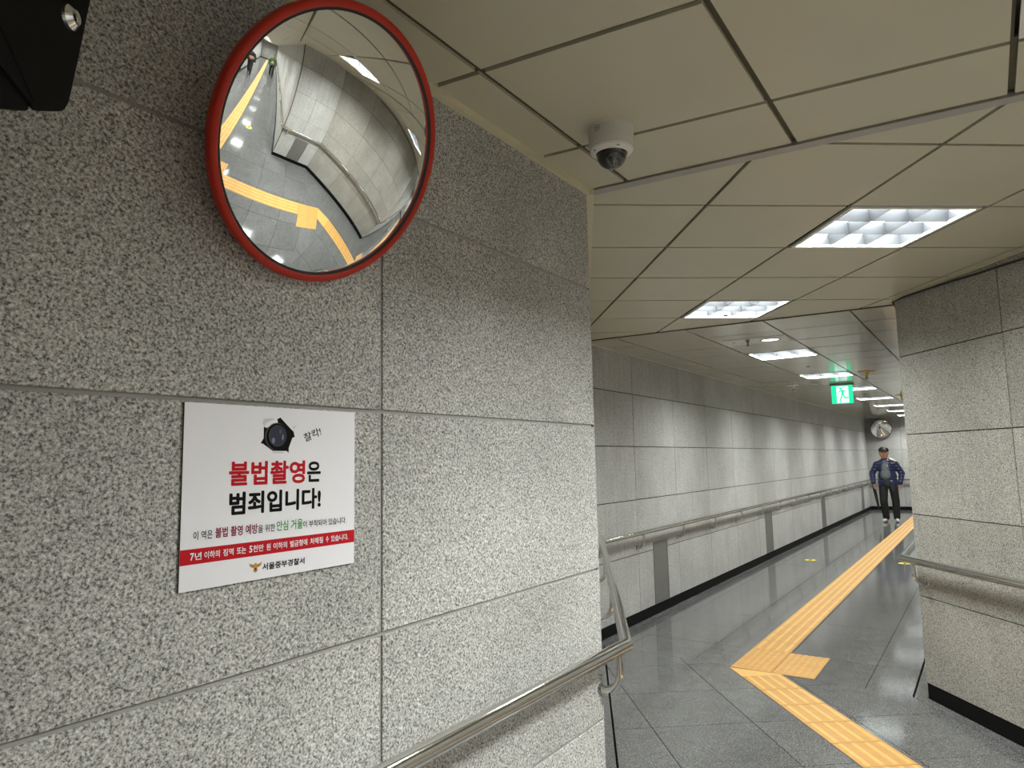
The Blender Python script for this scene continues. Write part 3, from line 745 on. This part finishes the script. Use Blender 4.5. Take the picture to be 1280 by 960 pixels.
# exit sign
es = tag(empty('exit_sign', (-1.73, 11.2, CEIL)), 'green and white running man exit sign under the corridor ceiling', 'exit sign')
es.rotation_euler.z = .14
MB().box(-.165, -.03, -.03, .165, .03, 0).build('mount', M['steel_dark'], es)
MB().box(-.145, -.012, -.30, .145, .012, -.03).build('housing', M['exit_green'], es)
def ef(pts, mat, y, name):
    v = [(x, -.0125-y, z) for x, z in pts]; return obj(name, mesh(name, v, [tuple(range(len(v)))]), mat, es)
for sgn in (1,):
    ef([(-.075, -.29), (.085, -.29), (.085, -.045), (-.075, -.045)], M['exit_white'], .0004, 'white_field')
    man = MB()
    cx, cz = 0.0, -.165
    ef(ell(-.018, -.077, .017, .017, 16), M['exit_green'], .0008, 'figure_head')
    ef([(-.018, -.098), (.018, -.100), (.026, -.112), (.022, -.165), (.008, -.185), (-.012, -.180), (-.008, -.150), (-.012, -.118)], M['exit_green'], .0008, 'figure_torso')
    ef([(-.018, -.098), (-.03, -.108), (-.058, -.128), (-.053, -.138), (-.020, -.122), (-.008, -.115)], M['exit_green'], .0008, 'figure_arm')
    ef([(.016, -.100), (.040, -.108), (.060, -.135), (.052, -.142), (.036, -.122), (.02, -.118)], M['exit_green'], .0008, 'figure_arm')
    ef([(-.012, -.178), (.004, -.190), (-.012, -.235), (-.028, -.268), (-.020, -.278), (-.038, -.282), (-.048, -.270), (-.028, -.222)], M['exit_green'], .0008, 'figure_leg')
    ef([(.008, -.176), (.022, -.165), (.040, -.205), (.080, -.206), (.082, -.228), (.028, -.226)], M['exit_green'], .0008, 'figure_leg')

# ------------------------------------------------------------------ black cable lying on top of the pillar moulding
dq = Vector((.616, -.788)); nq = Vector((-.788, -.616))*.014
def onp(s, z): p = Vector((-.455, 5.37))+dq*s+nq; return (p.x, p.y, z)
b = MB(); b.tube([(-.463, 5.75, 2.60), (-.468, 5.52, 2.628), (-.470, 5.40, 2.636), onp(.12, 2.634), onp(.35, 2.628), onp(.60, 2.618), onp(.80, 2.606), onp(1.0, 2.600), onp(1.3, 2.588), onp(1.8, 2.590), onp(2.6, 2.6)], .0065, 8)
tag(b.build('cable', M['rubber'], smooth=True), 'black cable sagging along the top of the right-hand pillar', 'cable')

# ------------------------------------------------------------------ people
def blob_mesh(name, parts, voxel, smooth_it=4):
    """parts: ('c', p, q, r0, r1) tapered capsule, ('e', centre, radii[, rotz]) ellipsoid -> one continuous remeshed surface"""
    bm = bmesh.new()
    for p in parts:
        if p[0] == 'e':
            mtx = Matrix.Translation(p[1]) @ (Matrix.Rotation(p[3], 4, 'X') if len(p) > 3 else Matrix()) @ Matrix.Diagonal((*p[2], 1))
            bmesh.ops.create_icosphere(bm, subdivisions=3, radius=1, matrix=mtx)
        else:
            a, b_, r0, r1 = Vector(p[1]), Vector(p[2]), p[3], p[4]; sq = p[5] if len(p) > 5 else 1
            d = b_-a; L = d.length; q = d.to_track_quat('Z', 'Y').to_matrix().to_4x4()
            n = 16; rings = []
            prof = [(r0*math.sin(math.pi/2*k/4), -r0*math.cos(math.pi/2*k/4)) for k in range(1, 5)]+[(r1*math.cos(math.pi/2*k/4), L+r1*math.sin(math.pi/2*k/4)) for k in range(0, 4)]
            T = Matrix.Translation(a) @ q
            for r_, h in prof: rings.append([bm.verts.new(T @ Vector((r_*math.cos(2*math.pi*j/n), r_*math.sin(2*math.pi*j/n), h))) for j in range(n)])
            c0_ = bm.verts.new(T @ Vector((0, 0, -r0))); c1_ = bm.verts.new(T @ Vector((0, 0, L+r1)))
            for i in range(len(rings)-1):
                for j in range(n): bm.faces.new((rings[i][j], rings[i][(j+1) % n], rings[i+1][(j+1) % n], rings[i+1][j]))
            for j in range(n): bm.faces.new((c0_, rings[0][(j+1) % n], rings[0][j])); bm.faces.new((c1_, rings[-1][j], rings[-1][(j+1) % n]))
    me = bpy.data.meshes.new(name); bm.to_mesh(me); bm.free()
    o = bpy.data.objects.new('tmp', me); C.objects.link(o)
    md = o.modifiers.new('r', 'REMESH'); md.mode = 'VOXEL'; md.voxel_size = voxel
    if smooth_it: s = o.modifiers.new('s', 'SMOOTH'); s.factor = .5; s.iterations = smooth_it
    dg = bpy.context.evaluated_depsgraph_get(); out = bpy.data.meshes.new_from_object(o.evaluated_get(dg)); out.name = name
    bpy.data.objects.remove(o)
    for p in out.polygons: p.use_smooth = True
    return out
SK = simple('skin', (.42, .22, .14), .5, noise=.08, nscale=20)
def jacket_mat(name, col, quilt):
    mt, t, b = nt(name); N = t.nodes.new; K = t.links.new
    b.inputs['Base Color'].default_value = (*col, 1); b.inputs['Roughness'].default_value = .38; b.inputs['Sheen Weight'].default_value = .2
    tc = N('ShaderNodeTexCoord'); wv = N('ShaderNodeTexWave'); wv.bands_direction = 'Z'; wv.inputs['Scale'].default_value = quilt; wv.inputs['Distortion'].default_value = 1.2; wv.inputs['Detail Scale'].default_value = 3
    K(tc.outputs['Object'], wv.inputs['Vector']); bp_ = N('ShaderNodeBump'); bp_.inputs['Strength'].default_value = .8; bp_.inputs['Distance'].default_value = .012
    K(wv.outputs['Fac'], bp_.inputs['Height']); K(bp_.outputs['Normal'], b.inputs['Normal'])
    return mt
NAVY = jacket_mat('navy_quilted_jacket', (.009, .016, .070), 4.5)
SHIRT = simple('grey_green_shirt', (.13, .155, .16), .8, noise=.1, nscale=30)
PANTS = simple('black_trousers', (.008, .008, .009), .75, noise=.2, nscale=20)
PANTS2 = simple('charcoal_hip_panel', (.028, .028, .029), .8, noise=.2)
SHOE = simple('white_shoes', (.72, .72, .70), .5, noise=.05)
CAP = simple('black_cap', (.01, .01, .011), .7, noise=.2)
HAIR = simple('black_hair', (.012, .010, .009), .6, noise=.2)
def hand_parts(w_, dirv, side, curl=1.0):
    """palm below wrist w_, five bent fingers of different lengths; side=+1 thumb towards -x"""
    w_ = Vector(w_); d = Vector(dirv).normalized(); f = Vector((0, -1, 0)); P = []
    palm = w_+d*.055
    P.append(('e', palm, (.020, .040, .048)))
    for k, (ln, off) in enumerate(((.062, -.028), (.074, -.010), (.070, .009), (.055, .027))):
        b0 = w_+d*.088+Vector((0, off, 0)); b1 = b0+d*ln*.45+Vector((-side*.006*curl, 0, 0)); b2 = b1+d*ln*.35+Vector((-side*.022*curl, 0, 0)); b3 = b2+d*ln*.15+Vector((-side*.020*curl, 0, 0))
        P += [('c', b0, b1, .0095, .009), ('c', b1, b2, .009, .0085), ('c', b2, b3, .0085, .0075)]
    t0 = w_+d*.035+Vector((-side*.008, -.030, 0)); t1 = t0+d*.028+Vector((-side*.012, -.020, 0)); t2 = t1+d*.030+Vector((-side*.006, -.004, 0))
    P += [('c', t0, t1, .012, .0105), ('c', t1, t2, .0105, .009)]
    return P
def person(loc, rot, label, kind, voxel=.007):
    root = tag(empty('person', (*loc, 0), rot), label, 'person')
    big = kind == 'man'
    sh = .192 if big else .185
    headc = Vector((-.035, -.03, 1.615)) if big else Vector((0, -.01, 1.60))
    HB = 1.24 if big else 1.0
    hands = {-1: Vector((-.300, -.10, .905)), 1: Vector((.262, -.03, .885))} if big else {-1: Vector((-.27, -.08, .86)), 1: Vector((.27, .06, .87))}
    elb = {-1: Vector((-.315, .02, 1.13)), 1: Vector((.305, .03, 1.13))} if big else {-1: Vector((-.28, .02, 1.14)), 1: Vector((.28, .05, 1.14))}
    shd = {-1: Vector((-sh-.01, .02, 1.375)), 1: Vector((sh-.01, .02, 1.375))}
    hip = {-1: Vector((-.095, .02, .90)), 1: Vector((.10, .02, .90))}
    if big: knee = {-1: Vector((-.115, -.06, .49)), 1: Vector((.135, .04, .49))}; ank = {-1: Vector((-.085, .0, .09)), 1: Vector((.135, .07, .09))}
    else: knee = {-1: Vector((-.10, -.10, .50)), 1: Vector((.10, .05, .50))}; ank = {-1: Vector((-.10, -.20, .09)), 1: Vector((.10, .25, .12))}
    B = []
    # head and face
    B += [('e', headc, (.078, .094, .108)), ('e', headc+Vector((0, -.018, -.055)), (.062, .070, .062)), ('e', headc+Vector((0, -.055, -.092)), (.030, .028, .020)),
          ('c', headc+Vector((0, -.088, .010)), headc+Vector((0, -.108, -.025)), .010, .014), ('e', headc+Vector((.074, .0, -.008)), (.010, .022, .030)), ('e', headc+Vector((-.074, .0, -.008)), (.010, .022, .030)),
          ('e', headc+Vector((.032, -.083, .028)), (.026, .012, .008)), ('e', headc+Vector((-.032, -.083, .028)), (.026, .012, .008)),
          ('e', headc+Vector((0, -.085, -.055)), (.024, .012, .008)), ('e', headc+Vector((0, -.083, -.068)), (.020, .012, .007)),
          ('e', headc+Vector((.045, -.06, -.03)), (.026, .026, .026)), ('e', headc+Vector((-.045, -.06, -.03)), (.026, .026, .026))]
    B = [tuple([p[0]]+[headc+(v-headc)*HB if isinstance(v, Vector) else (tuple(x*HB for x in v) if isinstance(v, tuple) else v*HB) for v in p[1:]]) for p in B]
    neck = Vector((headc.x*.5, .02, 1.455))
    B += [('c', neck-Vector((0, 0, .05)), headc+Vector((0, .012, -.07)), .060, .056)]
    B += [('e', Vector((0, .02, 1.30)), (.165, .105, .16)), ('e', Vector((-.01, -.01, 1.08)), (.150, .125, .17)), ('e', Vector((0, .02, .92)), (.160, .110, .11))]
    for s in (-1, 1):
        B += [('c', Vector((0, .02, 1.40)), shd[s], .075, .062), ('c', shd[s], elb[s], .052, .042), ('c', elb[s], hands[s], .040, .027)]
        B += hand_parts(hands[s], (hands[s]-elb[s]).normalized()*.35+Vector((0, 0, -1)), s, 1.6 if (big and s < 0) else .8)
        B += [('c', hip[s], knee[s], .085, .056), ('c', knee[s], ank[s], .056, .038), ('c', ank[s]-Vector((0, 0, .03)), ank[s]+Vector((0, -.10, -.055)), .036, .028)]
    body = obj('body', blob_mesh('body', B, voxel, 3), SK, root)
    jc, pc = (NAVY, PANTS) if big else (simple('green_jacket', (.02, .10, .03), .7, noise=.2), PANTS) if kind == 'green' else (simple('dark_coat', (.012, .012, .014), .8, noise=.2), PANTS)
    # jacket: torso shell and sleeves
    if big:
        J = [('e', Vector((0, .03, 1.25)), (.200, .140, .19)), ('e', Vector((0, .02, 1.06)), (.205, .155, .22)), ('c', Vector((-.085, .01, .93)), Vector((.095, .01, .92)), .130, .130), ('c', Vector((-.085, .01, .885)), Vector((.100, .01, .87)), .112, .112)]
    else:
        J = [('e', Vector((0, .03, 1.27)), (.190, .130, .175)), ('e', Vector((0, .03, 1.06)), (.185, .135, .20)), ('c', Vector((-.09, .02, .93)), Vector((.09, .02, .93)), .12, .12)]
    for s in (-1, 1):
        J += [('c', Vector((s*.02-.01, .02, 1.415)), shd[s]-Vector((0, 0, .02)), .080, .074), ('c', shd[s]-Vector((0, 0, .02)), elb[s], .078, .070), ('c', elb[s], hands[s]+Vector((0, 0, .03)), .070, .056)]
    for k in range(7):
        a = -math.pi*.15+math.pi*1.3*k/6
        J.append(('c', neck+Vector((.075*math.cos(a), .070*math.sin(a), -.045)), neck+Vector((.080*math.cos(a), .075*math.sin(a), .015)), .024, .020))
    obj('jacket', blob_mesh('jacket', J, voxel*1.3, 4), jc, root)
    if big:
        # open front shows the shirt
        Sh = [('e', Vector((-.035, -.085, 1.24)), (.085, .085, .16)), ('e', Vector((-.035, -.100, 1.11)), (.112, .090, .14)), ('c', Vector((-.035, -.055, 1.36)), Vector((-.04, -.04, 1.42)), .06, .05)]
        obj('shirt', blob_mesh('shirt', Sh, voxel*1.3, 4), SHIRT, root)
        Co = [('c', Vector((-.075, -.105, 1.395)), Vector((-.045, -.125, 1.345)), .018, .012), ('c', Vector((-.005, -.105, 1.395)), Vector((-.028, -.125, 1.345)), .018, .012)]
        obj('shirt_collar', blob_mesh('shirt_collar', Co, .004, 2), simple('blue_collar', (.03, .10, .28), .7), root)
        LG = MB().box(.006, -.172, 1.300, .030, -.160, 1.310); LG.build('chest_logo', SHOE, root)
        Wp = [('c', Vector((.090, .0, 1.462)), Vector((.165, .01, 1.432)), .034, .028)]
        obj('shoulder_patch', blob_mesh('shoulder_patch', Wp, .006, 2), SHOE, root)
    T = [('e', Vector((0, .02, .90)), (.172, .128, .10)), ('c', Vector((-.06, .01, .98)), Vector((.06, .01, .98)), .10, .10)]
    for s in (-1, 1):
        T += [('c', hip[s], knee[s], .104, .086), ('c', knee[s], ank[s]+Vector((0, .0, .015)), .086, .072)]
    obj('trousers', blob_mesh('trousers', T, voxel*1.3, 3), pc, root)
    if big:
        Hp = [('e', Vector((-.012, -.078, .92)), (.090, .078, .125)), ('c', hip[-1]+Vector((0, -.045, 0)), hip[-1]+Vector((-.005, -.055, -.16)), .070, .050), ('c', hip[1]+Vector((0, -.045, 0)), hip[1]+Vector((.005, -.045, -.16)), .070, .050), ('c', hip[-1]+Vector((.02, -.045, .02)), hip[1]+Vector((-.02, -.045, .02)), .075, .075)]
        obj('hip_panel', blob_mesh('hip_panel', Hp, .009, 3), PANTS2, root)
    for s in (-1, 1):
        a = ank[s]; toe = Vector((-.055 if (big and s < 0) else .01, -.15, 0))
        F = [('c', a+Vector((0, .03, -.045)), Vector((a.x, a.y, .045))+toe, .045, .038), ('c', a+Vector((0, .03, -.02)), a+Vector((0, .0, -.02)), .042, .042)]
        me = blob_mesh('shoe', F, .007, 2)
        zs = min(v.co.z for v in me.vertices)
        for v in me.vertices: v.co.z -= zs
        so = obj('shoe', me, SHOE if big else CAP, root)
        if not big: so.location.z = max(0, zs-.01)
    # hair, cap, eyes
    Hh = [('e', headc+Vector((0, .025, .030)), (.083*HB, .088*HB, .092*HB))]
    obj('hair', blob_mesh('hair', Hh, .007, 2), HAIR, root)
    if big:
        K_ = [('e', headc+Vector((0, .005, .070)), (.110, .125, .086)), ('c', headc+Vector((-.050, -.125, .062)), headc+Vector((.050, -.125, .062)), .018, .018), ('c', headc+Vector((-.034, -.160, .056)), headc+Vector((.034, -.160, .056)), .013, .013)]
        obj('cap', blob_mesh('cap', K_, .006, 3), CAP, root)
        MB().box(headc.x-.006, headc.y-.116, headc.z+.095, headc.x+.026, headc.y-.100, headc.z+.118).build('cap_badge', SHOE, root)
    for s in (-1, 1):
        e = MB(); e.lathe([(.0001, 0)]+[(.008*math.sin(math.pi*k/8)+.0001, .006-.006*math.cos(math.pi*k/8)) for k in range(1, 9)], 12)
        o = e.build('eye', CAP, root, smooth=True); o.location = headc+Vector((s*.035, -.110, .012)); o.rotation_euler = (math.pi/2, 0, 0)
    return root
pm = person((-2.030, 18.58), R(6.4), 'man in a navy padded jacket, black cap and white shoes walking down the corridor', 'man')
person((11.2, .80), R(-90), 'person in a green jacket walking in the side passage, seen inside the big mirror', 'green', .011)
person((9.1, -.62), R(-90), 'person in a dark coat near the wall, seen inside the big mirror', 'dark', .011)
# folded umbrella held in the man's right hand
um = tag(empty('umbrella', (-2.335, 18.45, 0)), 'folded black umbrella held point down in the man\'s hand', 'umbrella')
MB().tube([(-.005, 0, .98), (.0, 0, .86), (.012, .02, .84)], .015, 10).build('handle', M['darkred'], um, smooth=True)
MB().tube([(.0, 0, .86), (.035, .02, .70), (.075, .045, .40), (.088, .05, .27)], .02, 12, r_list=[.016, .036, .026, .010]).build('canopy', CAP, um, smooth=True)
MB().tube([(.088, .05, .28), (.096, .055, .22)], .005, 8).build('tip', M['chrome'], um)
